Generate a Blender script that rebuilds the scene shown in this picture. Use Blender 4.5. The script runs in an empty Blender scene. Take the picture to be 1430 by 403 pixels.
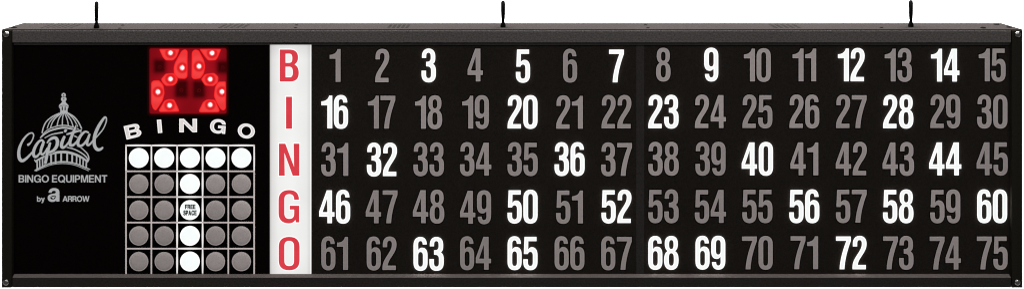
import bpy, bmesh, math, random
from mathutils import Vector, Matrix

random.seed(7)
scene = bpy.context.scene
COL = scene.collection

# ------------------------------------------------------------------ measures
PX = 0.0014            # one photo pixel on the front plane of the board, in metres
VS = 0.998
DPX = 1629.0           # distance camera - front plane, in those pixels
D = DPX * PX
HORIZON = -172.0       # row of the camera's own height
ZC = 2.2               # height of the board's centre
CAMZ = ZC + (201.5 - HORIZON) * PX * VS


def P(px, py, r=0.0):
    """World point `r` pixels behind the front plane that is seen at column px, row py."""
    s = (DPX + r) / DPX
    return Vector(((px - 715.0) * PX * s, r * PX, CAMZ + (HORIZON - py) * PX * VS * s))


# ------------------------------------------------------------------ materials
def new_mat(name):
    m = bpy.data.materials.new(name)
    m.use_nodes = True
    nt = m.node_tree
    b = nt.nodes['Principled BSDF']
    return m, nt, b


def coords(nt, scale=(1, 1, 1)):
    tc = nt.nodes.new('ShaderNodeTexCoord')
    mp = nt.nodes.new('ShaderNodeMapping')
    mp.inputs['Scale'].default_value = scale
    nt.links.new(tc.outputs['Object'], mp.inputs['Vector'])
    return mp.outputs['Vector']


def noise(nt, vec, scale, detail=2.0, rough=0.5):
    n = nt.nodes.new('ShaderNodeTexNoise')
    n.inputs['Scale'].default_value = scale
    n.inputs['Detail'].default_value = detail
    n.inputs['Roughness'].default_value = rough
    nt.links.new(vec, n.inputs['Vector'])
    return n.outputs['Fac']


def ramp(nt, fac, stops):
    r = nt.nodes.new('ShaderNodeValToRGB')
    e = r.color_ramp.elements
    while len(e) < len(stops):
        e.new(0.5)
    for i, (p, c) in enumerate(stops):
        e[i].position = p
        e[i].color = (*c, 1)
    nt.links.new(fac, r.inputs['Fac'])
    return r.outputs['Color']


def paint(name, col, rough=0.5, spec=0.5, grain=0.25, scale=420, bump=0.0, cloud=0.12, metallic=0.0, vary=0.0):
    """Painted or printed surface: fine grain plus a slow cloud in the tone, optional texture bump."""
    m, nt, b = new_mat(name)
    v = coords(nt)
    f = noise(nt, v, scale, 2.0, 0.6)
    lo = tuple(c * (1 - grain) for c in col)
    hi = tuple(c * (1 + grain) for c in col)
    c1 = ramp(nt, f, [(0.3, lo), (0.7, hi)])
    g = noise(nt, v, 5.0, 3.0)
    c2 = ramp(nt, g, [(0.3, (1 - cloud,) * 3), (0.7, (1.0,) * 3)])
    mx = nt.nodes.new('ShaderNodeMix')
    mx.data_type = 'RGBA'
    mx.blend_type = 'MULTIPLY'
    mx.inputs[0].default_value = 1.0
    nt.links.new(c1, mx.inputs[6])
    nt.links.new(c2, mx.inputs[7])
    out = mx.outputs[2]
    if vary:
        oi = nt.nodes.new('ShaderNodeObjectInfo')
        c3 = ramp(nt, oi.outputs['Random'], [(0.0, (1 - vary,) * 3), (1.0, (1 + vary,) * 3)])
        m2 = nt.nodes.new('ShaderNodeMix')
        m2.data_type = 'RGBA'
        m2.blend_type = 'MULTIPLY'
        m2.inputs[0].default_value = 1.0
        nt.links.new(out, m2.inputs[6])
        nt.links.new(c3, m2.inputs[7])
        out = m2.outputs[2]
    nt.links.new(out, b.inputs['Base Color'])
    b.inputs['Roughness'].default_value = rough
    b.inputs['Specular IOR Level'].default_value = spec
    b.inputs['Metallic'].default_value = metallic
    if bump:
        bp = nt.nodes.new('ShaderNodeBump')
        bp.inputs['Strength'].default_value = bump
        bp.inputs['Distance'].default_value = 0.001
        nt.links.new(f, bp.inputs['Height'])
        nt.links.new(bp.outputs['Normal'], b.inputs['Normal'])
    return m


def lit(name, col, strength, var=0.06, scale=60, base=None, spec=0.2):
    """Plastic lit from behind: a little unevenness in the glow."""
    m, nt, b = new_mat(name)
    v = coords(nt)
    f = noise(nt, v, scale, 2.0)
    c = ramp(nt, f, [(0.3, tuple(x * (1 - var) for x in col)), (0.7, tuple(x * (1 + var) for x in col))])
    b.inputs['Base Color'].default_value = (*(base or (0.05, 0.05, 0.05)), 1)
    b.inputs['Roughness'].default_value = 0.6
    b.inputs['Specular IOR Level'].default_value = spec
    nt.links.new(c, b.inputs['Emission Color'])
    b.inputs['Emission Strength'].default_value = strength
    return m


M = {}
M['cover'] = paint('powder_coated_steel_cover', (0.0205, 0.0178, 0.0171), 0.9, 0.0, 0.2, 420, 0.15)
M['rail'] = paint('wrinkle_powder_coat_rail', (0.0415, 0.036, 0.0343), 0.65, 0.3, 0.5, 300, 0.7)  # stronger light near the top put into a lighter colour
M['rail_low'] = paint('shaded_powder_coat_lower_rail', (0.0142, 0.0120, 0.0110), 0.7, 0.12, 0.4, 300, 0.4)  # weaker light low on the board put into a darker colour
M['rail_edge'] = paint('painted_light_chamfer', (0.090, 0.076, 0.0725), 0.6, 0.2, 0.14, 420, 0.2)  # light caught by the up-facing chamfer is put into its colour
M['lip'] = paint('rail_lip', (0.026, 0.023, 0.022), 0.6, 0.3, 0.2)
M['post'] = paint('dark_post_paint', (0.0088, 0.0076, 0.0052), 0.7, 0.05, 0.45, 520, 0.3)
M['gap'] = paint('shadow_black', (0.002, 0.002, 0.002), 0.9, 0.0, 0.1)
M['panel_num'] = paint('number_panel_film', (0.0100, 0.0082, 0.0068), 0.8, 0.03, 0.4, 480)
M['seam'] = paint('panel_seam_film', (0.0195, 0.0172, 0.0160), 0.8, 0.03, 0.3, 480)
M['panel_blk'] = paint('black_panel_film', (0.0022, 0.0015, 0.0013), 0.9, 0.0, 0.45, 480)
M['edge_blk'] = paint('black_print_edge', (0.0012, 0.0010, 0.0009), 0.9, 0.0, 0.1)
M['unlit'] = paint('unlit_grey_plastic', (0.338, 0.300, 0.297), 0.55, 0.2, 0.05, 260, cloud=0.1, vary=0.06)
M['unlit_face'] = paint('unlit_grey_plastic_face', (0.306, 0.270, 0.268), 0.55, 0.2, 0.06, 260, cloud=0.14, vary=0.06)
M['unlit_rim'] = paint('unlit_plastic_rim', (0.47, 0.42, 0.41), 0.55, 0.2, 0.05, 260)
M['lens'] = paint('unlit_grey_lens', (0.345, 0.308, 0.300), 0.45, 0.3, 0.06, 300, cloud=0.14, vary=0.05)
M['lit_edge'] = lit('lit_number_edge', (1.0, 1.0, 1.0), 1.15, 0.02)
M['lit_side'] = lit('lit_number_side', (1.0, 0.98, 0.95), 16.0, 0.0)
M['lit_face'] = lit('lit_number_face', (0.86, 0.89, 0.875), 1.0, 0.03, 50)
M['lit_lens'] = lit('lit_lens', (0.90, 0.945, 0.94), 1.0, 0.02)
M['line'] = paint('grid_line_print', (0.72, 0.64, 0.63), 0.6, 0.2, 0.06)
M['line_lit'] = lit('grid_line_lit', (0.86, 0.83, 0.82), 0.95, 0.05)  # glow of the neighbouring lit lenses painted as emission on the lines
M['logo'] = paint('silver_print', (0.56, 0.575, 0.59), 0.6, 0.2, 0.05)
M['header'] = lit('header_letter_face', (0.66, 0.61, 0.60), 1.0, 0.06)
M['header_edge'] = lit('header_letter_edge', (0.98, 0.97, 0.97), 1.0, 0.02)
M['halo'] = lit('letter_halo', (1, 1, 1), 1.15, 0.0)
M['red_letter'] = lit('red_letter', (0.69, 0.048, 0.066), 1.0, 0.05, base=(0.012, 0.001, 0.001), spec=0.0)
M['ink'] = paint('black_ink', (0.004, 0.004, 0.004), 0.9, 0.0, 0.1)
M['screw'] = paint('black_oxide_screw', (0.19, 0.187, 0.182), 0.1, 0.5, 0.05, metallic=1.0)
M['screw_matt'] = paint('matt_black_screw', (0.005, 0.0045, 0.004), 0.9, 0.0, 0.1)
M['bolt'] = paint('black_eye_bolt', (0.0026, 0.0025, 0.0024), 0.6, 0.0, 0.3, 300, 0.0)
M['vent'] = paint('vent_slot_dark', (0.0125, 0.0112, 0.0106), 0.9, 0.0, 0.5, 300)
M['red_dim'] = lit('red_window_dim', (0.085, 0.002, 0.0045), 1.0, 0.25, 60, base=(0.012, 0.001, 0.001), spec=0.0)


def glow_mat(name):
    """Translucent red plastic; how strongly each spot shines is stored on its vertices."""
    m, nt, b = new_mat(name)
    at = nt.nodes.new('ShaderNodeVertexColor')
    at.layer_name = 'glow'
    b.inputs['Base Color'].default_value = (0.012, 0.001, 0.001, 1)
    b.inputs['Roughness'].default_value = 0.6
    b.inputs['Specular IOR Level'].default_value = 0.0
    nt.links.new(at.outputs['Color'], b.inputs['Emission Color'])
    b.inputs['Emission Strength'].default_value = 1.0
    return m


M['red_glow'] = glow_mat('red_window_glow')
M['led'] = lit('led_white_hot', (1, 0.93, 0.93), 2.5, 0.0)
M['backdrop'] = paint('white_backdrop', (0.9, 0.9, 0.9), 0.9, 0.0, 0.01, 30, cloud=0.02)


def white_strip_mat():
    """Milky letter strip: backlight falloff painted in, dimmer towards its edges."""
    m, nt, b = new_mat('backlit_letter_strip')
    tc = nt.nodes.new('ShaderNodeTexCoord')
    sx = nt.nodes.new('ShaderNodeSeparateXYZ')
    nt.links.new(tc.outputs['Generated'], sx.inputs[0])
    c = ramp(nt, sx.outputs[0], [(0.0, (0.50, 0.48, 0.47)), (0.05, (0.70, 0.69, 0.68)), (0.2, (0.82, 0.82, 0.81)),
                                 (0.55, (0.86, 0.86, 0.85)), (0.88, (0.80, 0.80, 0.79)), (0.965, (0.66, 0.655, 0.65)),
                                 (0.975, (0.92, 0.92, 0.91)), (1.0, (0.85, 0.84, 0.83))])
    v = ramp(nt, sx.outputs[2], [(0.0, (0.93,) * 3), (0.1, (1,) * 3), (0.93, (1,) * 3), (1.0, (0.82,) * 3)])
    f = noise(nt, coords(nt), 14, 3)
    n = ramp(nt, f, [(0.3, (0.965,) * 3), (0.7, (1.02,) * 3)])
    a = nt.nodes.new('ShaderNodeMix'); a.data_type = 'RGBA'; a.blend_type = 'MULTIPLY'; a.inputs[0].default_value = 1
    d = nt.nodes.new('ShaderNodeMix'); d.data_type = 'RGBA'; d.blend_type = 'MULTIPLY'; d.inputs[0].default_value = 1
    nt.links.new(c, a.inputs[6]); nt.links.new(v, a.inputs[7])
    nt.links.new(a.outputs[2], d.inputs[6]); nt.links.new(n, d.inputs[7])
    b.inputs['Base Color'].default_value = (0.05, 0.05, 0.05, 1)
    b.inputs['Roughness'].default_value = 0.5
    b.inputs['Specular IOR Level'].default_value = 0.2
    nt.links.new(d.outputs[2], b.inputs['Emission Color'])
    b.inputs['Emission Strength'].default_value = 1.0
    return m


M['strip'] = white_strip_mat()  # fall-off of the backlight is put into the emission colour


# ------------------------------------------------------------------ object helpers
def link_mesh(name, bm, mats, parent=None, label=None, smooth=False):
    me = bpy.data.meshes.new(name)
    bmesh.ops.recalc_face_normals(bm, faces=bm.faces)
    bm.to_mesh(me)
    bm.free()
    for m in (mats if isinstance(mats, (list, tuple)) else [mats]):
        me.materials.append(m)
    if smooth:
        for p in me.polygons:
            p.use_smooth = True
    o = bpy.data.objects.new(name, me)
    COL.objects.link(o)
    if parent is not None:
        o.parent = parent
        o.matrix_parent_inverse = world_of(parent).inverted()
    if label:
        o['label'] = label
    return o


def world_of(o):
    m = o.matrix_basis.copy()
    while o.parent is not None:
        m = o.parent.matrix_basis @ o.matrix_parent_inverse @ m
        o = o.parent
    return m


def box(bm, a, b, bevel=0.0, mat=0):
    lo = Vector((min(a[i], b[i]) for i in range(3)))
    hi = Vector((max(a[i], b[i]) for i in range(3)))
    r = bmesh.ops.create_cube(bm, size=1.0)
    vs = r['verts']
    for v in vs:
        v.co = Vector(((lo[i] + hi[i]) / 2 + v.co[i] * (hi[i] - lo[i]) for i in range(3)))
    fs = set(f for v in vs for f in v.link_faces)
    for f in fs:
        f.material_index = mat
    if bevel:
        es = list(set(e for v in vs for e in v.link_edges))
        bmesh.ops.bevel(bm, geom=es, offset=bevel, segments=2, profile=0.5, affect='EDGES', material=-1)


def prism_x(bm, prof, x0, x1, mats=None):
    """prof: list of (y, z) run along x; mats: index of each side face."""
    a = [bm.verts.new((x0, y, z)) for y, z in prof]
    b = [bm.verts.new((x1, y, z)) for y, z in prof]
    n = len(prof)
    for i in range(n):
        j = (i + 1) % n
        f = bm.faces.new((a[i], a[j], b[j], b[i]))
        f.material_index = mats[i] if mats else 0
    bm.faces.new(list(reversed(a)))
    bm.faces.new(b)


# ---- flat lettering: every shape is a list of loops in photo pixels (y down); laid on the panel at a given depth
PANEL_R = 7.0


def path(cmds, seg=7):
    """Tiny path reader: ('M',x,y) / ('L',x,y) / ('C',x1,y1,x2,y2,x,y)."""
    pts = []
    for c in cmds:
        if c[0] in 'ML':
            pts.append((c[1], c[2]))
        else:
            x0, y0 = pts[-1]
            _, x1, y1, x2, y2, x3, y3 = c
            for i in range(1, seg + 1):
                t = i / seg
                u = 1 - t
                pts.append((u**3 * x0 + 3 * u * u * t * x1 + 3 * u * t * t * x2 + t**3 * x3,
                            u**3 * y0 + 3 * u * u * t * y1 + 3 * u * t * t * y2 + t**3 * y3))
    if math.dist(pts[0], pts[-1]) < 1e-6:
        pts.pop()
    return pts


def area(l):
    return 0.5 * sum(l[i][0] * l[(i + 1) % len(l)][1] - l[(i + 1) % len(l)][0] * l[i][1] for i in range(len(l)))


def offset_loop(l, d, hole=False):
    """Grow (d > 0) or shrink a filled outline; holes go the other way."""
    n = len(l)
    s = 1 if area(l) > 0 else -1
    if hole:
        d = -d
    out = []
    for i in range(n):
        p0, p1, p2 = Vector(l[i - 1]), Vector(l[i]), Vector(l[(i + 1) % n])
        e0, e1 = (p1 - p0), (p2 - p1)
        if e0.length < 1e-6 or e1.length < 1e-6:
            out.append(tuple(p1))
            continue
        e0.normalize(); e1.normalize()
        n0 = Vector((e0.y, -e0.x)) * s
        n1 = Vector((e1.y, -e1.x)) * s
        b = n0 + n1
        if b.length < 1e-4:
            b = n0.copy()
        b.normalize()
        k = min(1.0 / max(0.3, b.dot(n0)), 1.8)
        out.append(tuple(p1 + b * d * k))
    return out


def grow(loops, d):
    return [offset_loop(loops[0], d)] + [offset_loop(h, d, True) for h in loops[1:]]


_dg = None


def fill(loops_list, depth):
    """Fill each shape with Blender's own curve filler; gives verts (x, y, z) in 0..depth and faces."""
    vs, fs = [], []
    for loops in loops_list:
        cu = bpy.data.curves.new('outline', 'CURVE')
        cu.dimensions = '2D'
        cu.fill_mode = 'BOTH'
        cu.extrude = depth / 2
        for l in loops:
            sp = cu.splines.new('POLY')
            sp.points.add(len(l) - 1)
            for p, (x, y) in zip(sp.points, l):
                p.co = (x, y, 0, 1)
            sp.use_cyclic_u = True
        o = bpy.data.objects.new('outline', cu)
        me = o.to_mesh()
        base = len(vs)
        vs += [(v.co.x, v.co.y, v.co.z + depth / 2) for v in me.vertices]
        fs += [tuple(base + i for i in p.vertices) for p in me.polygons]
        o.to_mesh_clear()
        bpy.data.objects.remove(o)
        bpy.data.curves.remove(cu)
    return vs, fs


def lay(bm, loops_list, r, depth, mat=0, step=0.0, side=None):
    """Put filled shapes on the panel face that lies r pixels behind the front, `depth` pixels thick."""
    for k, loops in enumerate(loops_list):
        vs, fs = fill([loops], depth)
        base = [bm.verts.new(P_flat(x, y, r, z + step * k)) for x, y, z in vs]
        for f in fs:
            try:
                nf = bm.faces.new([base[i] for i in f])
                zs = [vs[i][2] for i in f]
                nf.material_index = side if side is not None and max(zs) - min(zs) > depth * 0.5 else mat
            except ValueError:
                pass


def P_flat(px, py, r, up):
    """Point on a panel at depth r, raised towards the viewer by `up` pixels."""
    p = P(px, py, r)
    p.y -= up * PX
    return p


def face_front(o):
    """Flat print: make every normal look at the viewer side (-y)."""
    me = o.data
    bm = bmesh.new()
    bm.from_mesh(me)
    for f in bm.faces:
        if f.normal.y > 0.2:
            f.normal_flip()
    bm.to_mesh(me)
    bm.free()


def circle(cx, cy, r, n=40):
    return [(cx + r * math.cos(2 * math.pi * i / n), cy + r * math.sin(2 * math.pi * i / n)) for i in range(n)]


def smooth_path(pts, k=8):
    """Catmull-Rom through tuples of any size."""
    out = []
    n = len(pts)
    for i in range(n - 1):
        p0, p1, p2, p3 = pts[max(i - 1, 0)], pts[i], pts[i + 1], pts[min(i + 2, n - 1)]
        for j in range(k):
            t = j / k
            out.append(tuple(0.5 * (2 * b + (c - a) * t + (2 * a - 5 * b + 4 * c - d) * t * t + (3 * b - a - 3 * c + d) * t**3)
                             for a, b, c, d in zip(p0, p1, p2, p3)))
    out.append(tuple(pts[-1]))
    return out


_stroke_lift = [0.0]


def stroke(bm, pts, r, up, mat=0, k=8, extra=0.0, cap=True):
    """Pen stroke of changing width: pts = (x, y, width). Rises a hair along its length so that it never lies in its own plane."""
    q = smooth_path(pts, k)
    L, R = [], []
    n = len(q)
    _stroke_lift[0] = (_stroke_lift[0] + 0.013) % 0.1
    for i, (x, y, w) in enumerate(q):
        a, b = q[max(i - 1, 0)], q[min(i + 1, n - 1)]
        d = Vector((b[0] - a[0], b[1] - a[1]))
        d = d.normalized() if d.length > 1e-9 else Vector((1, 0))
        nn = Vector((-d.y, d.x)) * (w / 2 + extra)
        z = up + _stroke_lift[0] + 0.08 * i / n
        L.append(bm.verts.new(P_flat(x + nn.x, y + nn.y, r, z)))
        R.append(bm.verts.new(P_flat(x - nn.x, y - nn.y, r, z)))
    for i in range(n - 1):
        f = bm.faces.new((L[i], L[i + 1], R[i + 1], R[i]))
        f.material_index = mat
    if cap:
        for idx, other, zz in ((0, 1, up + _stroke_lift[0] + 0.004), (n - 1, n - 2, up + _stroke_lift[0] + 0.085)):
            x, y, w = q[idx]
            rad = w / 2 + extra
            f = bm.faces.new([bm.verts.new(P_flat(cx, cy, r, zz)) for cx, cy in circle(x, y, rad, 14)])
            f.material_index = mat


# ------------------------------------------------------------------ letter shapes (units: photo pixels, y up from the base line)
S = {}
S['0'] = (20.8, [path([('M', 0, 35), ('C', 0, 43, 3.7, 47.4, 10.4, 47.4), ('C', 17.1, 47.4, 20.8, 43, 20.8, 35), ('L', 20.8, 11.6),
                       ('C', 20.8, 3.6, 17.1, -.7, 10.4, -.7), ('C', 3.7, -.7, 0, 3.6, 0, 11.6)]),
                 path([('M', 7.5, 35.5), ('C', 7.5, 39.3, 8.5, 40.8, 10.4, 40.8), ('C', 12.3, 40.8, 13.3, 39.3, 13.3, 35.5), ('L', 13.3, 11.2),
                       ('C', 13.3, 7.4, 12.3, 6, 10.4, 6), ('C', 8.5, 6, 7.5, 7.4, 7.5, 11.2)])])
S['1'] = (16.2, [path([('M', 8.4, 0), ('L', 16.2, 0), ('L', 16.2, 46.6), ('L', 11.0, 46.6), ('C', 9.8, 41, 6, 38.7, 0, 38.5), ('L', 0, 32.2), ('L', 8.4, 32.2)])])
S['2'] = (20.6, [path([('M', 0, 0), ('L', 19.6, 0), ('L', 19.6, 6.9), ('L', 8.3, 6.9), ('C', 8.8, 12, 12, 16, 15.2, 21), ('C', 18.6, 26.4, 20.6, 30, 20.6, 36),
                       ('C', 20.6, 43, 17, 47.5, 10.5, 47.5), ('C', 4, 47.5, .5, 43, .5, 36), ('L', .5, 31.8), ('L', 7.5, 31.8), ('L', 7.5, 36), ('C', 7.5, 39.5, 8.5, 40.8, 10.3, 40.8),
                       ('C', 12.2, 40.8, 13.1, 39, 13.1, 36), ('C', 13.1, 31.5, 11.2, 28, 8.2, 23.3), ('C', 3.4, 15.8, 0, 11, 0, 3.5)])])
S['3'] = (21.2, [path([('M', .2, 16.6), ('L', 7.5, 16.6), ('L', 7.5, 10.8), ('C', 7.5, 7.6, 8.5, 6.1, 10.5, 6.1), ('C', 12.6, 6.1, 13.5, 7.6, 13.5, 10.8), ('L', 13.5, 16.4),
                       ('C', 13.5, 20.2, 12, 21.6, 8.8, 21.7), ('L', 6.7, 21.7), ('L', 6.7, 29), ('L', 8.8, 29), ('C', 11.8, 29.1, 13.1, 30.6, 13.1, 34), ('L', 13.1, 36.3), ('C', 13.1, 39.4, 12.3, 40.8, 10.4, 40.8),
                       ('C', 8.5, 40.8, 7.7, 39.4, 7.7, 36.3), ('L', 7.7, 33.5), ('L', .8, 33.5), ('L', .8, 36.3), ('C', .8, 43.2, 4.4, 47.5, 10.5, 47.5), ('C', 16.7, 47.5, 20.4, 43.2, 20.4, 36.3), ('L', 20.4, 34.5), ('C', 20.4, 30, 19.8, 27.4, 17.4, 25.6),
                       ('C', 20.4, 23.4, 21.2, 20, 21.2, 15.4), ('L', 21.2, 11), ('C', 21.2, 3.6, 17.2, -.7, 10.6, -.7), ('C', 4, -.7, .2, 3.6, .2, 11)])])
S['4'] = (22.2, [[(11.5, 0), (18.8, 0), (18.8, 9.1), (22.2, 9.1), (22.2, 16.2), (18.8, 16.2), (18.8, 46.7), (10.7, 46.7), (0, 17), (0, 9.1), (11.5, 9.1)],
                 [(5.7, 16.2), (11.5, 16.2), (11.5, 34.6)]])
S['5'] = (20.8, [path([('M', 0, 15.4), ('L', 7.3, 15.4), ('L', 7.3, 10.5), ('C', 7.3, 7.4, 8.4, 6, 10.3, 6), ('C', 12.3, 6, 13.3, 7.4, 13.3, 10.8), ('L', 13.3, 20), ('C', 13.3, 23.2, 12.3, 24.9, 10.3, 24.9),
                       ('C', 8.6, 24.9, 7.6, 23.6, 7.3, 21.8), ('L', .7, 21.8), ('L', 1.6, 46.6), ('L', 19.4, 46.6), ('L', 19.4, 39.7), ('L', 7.9, 39.7), ('L', 7.5, 29.4), ('C', 8.6, 31.2, 10.3, 32.3, 12.6, 32.3),
                       ('C', 18, 32.3, 20.8, 27.6, 20.8, 20.5), ('L', 20.8, 11.5), ('C', 20.8, 3.8, 17, -.7, 10.4, -.7), ('C', 3.7, -.7, 0, 3.8, 0, 10.5)])])
S['6'] = (20.6, [path([('M', 19.6, 36), ('L', 12.9, 36), ('C', 12.9, 39.3, 12.1, 40.9, 10.3, 40.9), ('C', 8.3, 40.9, 7.4, 39.3, 7.4, 36), ('L', 7.4, 29.6), ('C', 8.6, 31.6, 10.4, 32.5, 12.5, 32.5),
                       ('C', 17.8, 32.5, 20.6, 28.4, 20.6, 21.5), ('L', 20.6, 11.2), ('C', 20.6, 3.7, 17, -.7, 10.3, -.7), ('C', 3.6, -.7, 0, 3.7, 0, 11.2), ('L', 0, 35), ('C', 0, 43, 3.7, 47.5, 10.2, 47.5), ('C', 16.2, 47.5, 19.6, 43.6, 19.6, 36)]),
                 path([('M', 7.4, 11), ('C', 7.4, 7.5, 8.4, 6, 10.3, 6), ('C', 12.2, 6, 13.2, 7.5, 13.2, 11), ('L', 13.2, 20.5), ('C', 13.2, 24, 12.2, 25.6, 10.3, 25.6), ('C', 8.4, 25.6, 7.4, 24, 7.4, 20.5)])])
S['9'] = (20.6, [[(20.6 - x, 46.8 - y) for x, y in l] for l in S['6'][1]])
S['7'] = (21.6, [path([('M', 5.0, 0), ('L', 12.7, 0), ('C', 13, 11.5, 16, 25, 21.6, 39.9), ('L', 21.6, 46.6), ('L', 0, 46.6), ('L', 0, 39.7), ('L', 14.3, 39.7), ('C', 9.2, 26.5, 5.4, 12.5, 5.0, 0)])])
S['8'] = (21.2, [path([('M', 10.6, 47.5), ('C', 16.8, 47.5, 20.2, 43.6, 20.2, 36.6), ('C', 20.2, 31.2, 19.2, 28, 16.5, 26), ('C', 19.9, 23.6, 21.2, 20, 21.2, 12.6), ('C', 21.2, 3.9, 17.4, -.7, 10.6, -.7),
                       ('C', 3.8, -.7, 0, 3.9, 0, 12.6), ('C', 0, 20, 1.3, 23.6, 4.7, 26), ('C', 2, 28, 1, 31.2, 1, 36.6), ('C', 1, 43.6, 4.4, 47.5, 10.6, 47.5)]),
                 path([('M', 10.6, 40.9), ('C', 12.6, 40.9, 13.3, 39.2, 13.3, 35), ('C', 13.3, 30.8, 12.6, 29.2, 10.6, 29.2), ('C', 8.6, 29.2, 7.9, 30.8, 7.9, 35), ('C', 7.9, 39.2, 8.6, 40.9, 10.6, 40.9)]),
                 path([('M', 10.6, 22.6), ('C', 12.9, 22.6, 13.7, 20.6, 13.7, 14.2), ('C', 13.7, 8, 12.9, 6, 10.6, 6), ('C', 8.3, 6, 7.5, 8, 7.5, 14.2), ('C', 7.5, 20.6, 8.3, 22.6, 10.6, 22.6)])])
S['B'] = (26.7, [path([('M', 0, 0), ('L', 14.5, 0), ('C', 22.5, 0, 26.7, 4, 26.7, 12), ('C', 26.7, 18.5, 24.5, 22, 20.7, 24), ('C', 24, 25.8, 25.7, 29, 25.7, 34), ('C', 25.7, 41, 21.5, 44.8, 14, 44.8), ('L', 0, 44.8)]),
                 path([('M', 8.2, 26.3), ('L', 13.3, 26.3), ('C', 16.4, 26.3, 17.6, 28.2, 17.6, 32.6), ('C', 17.6, 37, 16.4, 38.9, 13.3, 38.9), ('L', 8.2, 38.9)]),
                 path([('M', 8.2, 6.1), ('L', 13.8, 6.1), ('C', 17.1, 6.1, 18.3, 8.5, 18.3, 13.2), ('C', 18.3, 18, 17, 20.7, 13.8, 20.7), ('L', 8.2, 20.7)])])
S['I'] = (8.5, [[(0, 0), (8.5, 0), (8.5, 44.8), (0, 44.8)]])
S['N'] = (28.7, [[(0, 0), (8.2, 0), (7.7, 32), (19.3, 0), (28.7, 0), (28.7, 44.8), (20.5, 44.8), (21.2, 12.3), (9, 44.8), (0, 44.8)]])
S['G'] = (29.0, [path([('M', 28.6, 32.5), ('L', 21.8, 32.5), ('C', 21.8, 38, 19.5, 40.4, 15, 40.4), ('C', 10.5, 40.4, 8.2, 38, 8.2, 33), ('L', 8.2, 13.5), ('C', 8.2, 8.5, 10.5, 6, 15, 6), ('C', 19.5, 6, 21.8, 8.5, 21.8, 13.5),
                       ('L', 21.8, 18.9), ('L', 15.6, 18.9), ('L', 15.6, 24.3), ('L', 29, 24.3), ('L', 29, 1), ('L', 24.3, 1), ('L', 23.6, 4.6), ('C', 21.5, 1.2, 18.5, -.4, 14.3, -.4), ('C', 5, -.4, 0, 5, 0, 13.5), ('L', 0, 32.5), ('C', 0, 41, 5, 46.2, 14.6, 46.2), ('C', 24, 46.2, 28.6, 41.5, 28.6, 32.5)])])
S['O'] = (29.2, [path([('M', 0, 32.5), ('C', 0, 41.5, 5, 46.2, 14.6, 46.2), ('C', 24.2, 46.2, 29.2, 41.5, 29.2, 32.5), ('L', 29.2, 13.2), ('C', 29.2, 4.2, 24.2, -.5, 14.6, -.5), ('C', 5, -.5, 0, 4.2, 0, 13.2)]),
                 path([('M', 8, 33), ('C', 8, 38.2, 10.2, 40.5, 14.6, 40.5), ('C', 19, 40.5, 21.4, 38.2, 21.4, 33), ('L', 21.4, 13), ('C', 21.4, 7.8, 19, 5.5, 14.6, 5.5), ('C', 10.2, 5.5, 8, 7.8, 8, 13)])])


def glyph(ch, x, base):
    return [[(x + px, base - py) for px, py in l] for l in S[ch][1]]


# plain grotesque capitals (cap height 100) for the printed lines
H = {}
H['B'] = (74, [path([('M', 0, 0), ('L', 42, 0), ('C', 63, 0, 74, 10, 74, 29), ('C', 74, 41, 68, 49, 59, 52.5), ('C', 66, 56, 71, 63, 71, 74), ('C', 71, 91, 60, 100, 41, 100), ('L', 0, 100)]),
               path([('M', 19, 59), ('L', 39, 59), ('C', 48, 59, 52.5, 63, 52.5, 71.5), ('C', 52.5, 80, 48, 84, 39, 84), ('L', 19, 84)]),
               path([('M', 19, 16), ('L', 41, 16), ('C', 50, 16, 55, 20.5, 55, 30), ('C', 55, 39, 50, 43.5, 40, 43.5), ('L', 19, 43.5)])])
H['I'] = (19, [[(0, 0), (19, 0), (19, 100), (0, 100)]])
H['N'] = (79, [[(0, 0), (18, 0), (18, 70), (60, 0), (79, 0), (79, 100), (61, 100), (61, 31), (19, 100), (0, 100)]])
H['G'] = (91, [path([('M', 91, 55), ('L', 49, 55), ('L', 49, 39), ('L', 72, 39), ('C', 70, 22, 62, 14.5, 49, 14.5), ('C', 30, 14.5, 20, 28, 20, 50), ('C', 20, 72, 31, 85.5, 49, 85.5), ('C', 61, 85.5, 69, 80, 71, 69), ('L', 90, 69),
                     ('C', 88, 90, 71, 102, 49, 102), ('C', 19, 102, 0, 82, 0, 50), ('C', 0, 18, 19, -2, 46, -2), ('C', 58, -2, 68, 3, 74, 12), ('L', 75.5, 0), ('L', 91, 0)])])
H['O'] = (96, [[(48 + 48 * math.cos(i * math.pi / 20), 50 + 52 * math.sin(i * math.pi / 20)) for i in range(40)],
               [(48 + 28.5 * math.cos(i * math.pi / 20), 50 + 35.5 * math.sin(i * math.pi / 20)) for i in range(40)]])
H['Q'] = H['O']
H['E'] = (68, [[(0, 0), (68, 0), (68, 16), (19, 16), (19, 43), (62, 43), (62, 59), (19, 59), (19, 84), (66, 84), (66, 100), (0, 100)]])
H['F'] = (64, [[(0, 0), (19, 0), (19, 42), (58, 42), (58, 58), (19, 58), (19, 84), (64, 84), (64, 100), (0, 100)]])
H['T'] = (74, [[(27.5, 0), (46.5, 0), (46.5, 84), (74, 84), (74, 100), (0, 100), (0, 84), (27.5, 84)]])
H['U'] = (78, [path([('M', 0, 100), ('L', 0, 36), ('C', 0, 12, 14, -2, 39, -2), ('C', 64, -2, 78, 12, 78, 36), ('L', 78, 100), ('L', 59, 100), ('L', 59, 37), ('C', 59, 22, 53, 15, 39, 15), ('C', 25, 15, 19, 22, 19, 37), ('L', 19, 100)])])
H['P'] = (70, [path([('M', 0, 0), ('L', 19, 0), ('L', 19, 36), ('L', 40, 36), ('C', 59, 36, 70, 48, 70, 68), ('C', 70, 88, 59, 100, 39, 100), ('L', 0, 100)]),
               path([('M', 19, 52), ('L', 36, 52), ('C', 46, 52, 51, 57, 51, 68), ('C', 51, 79, 46, 84, 36, 84), ('L', 19, 84)])])
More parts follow.
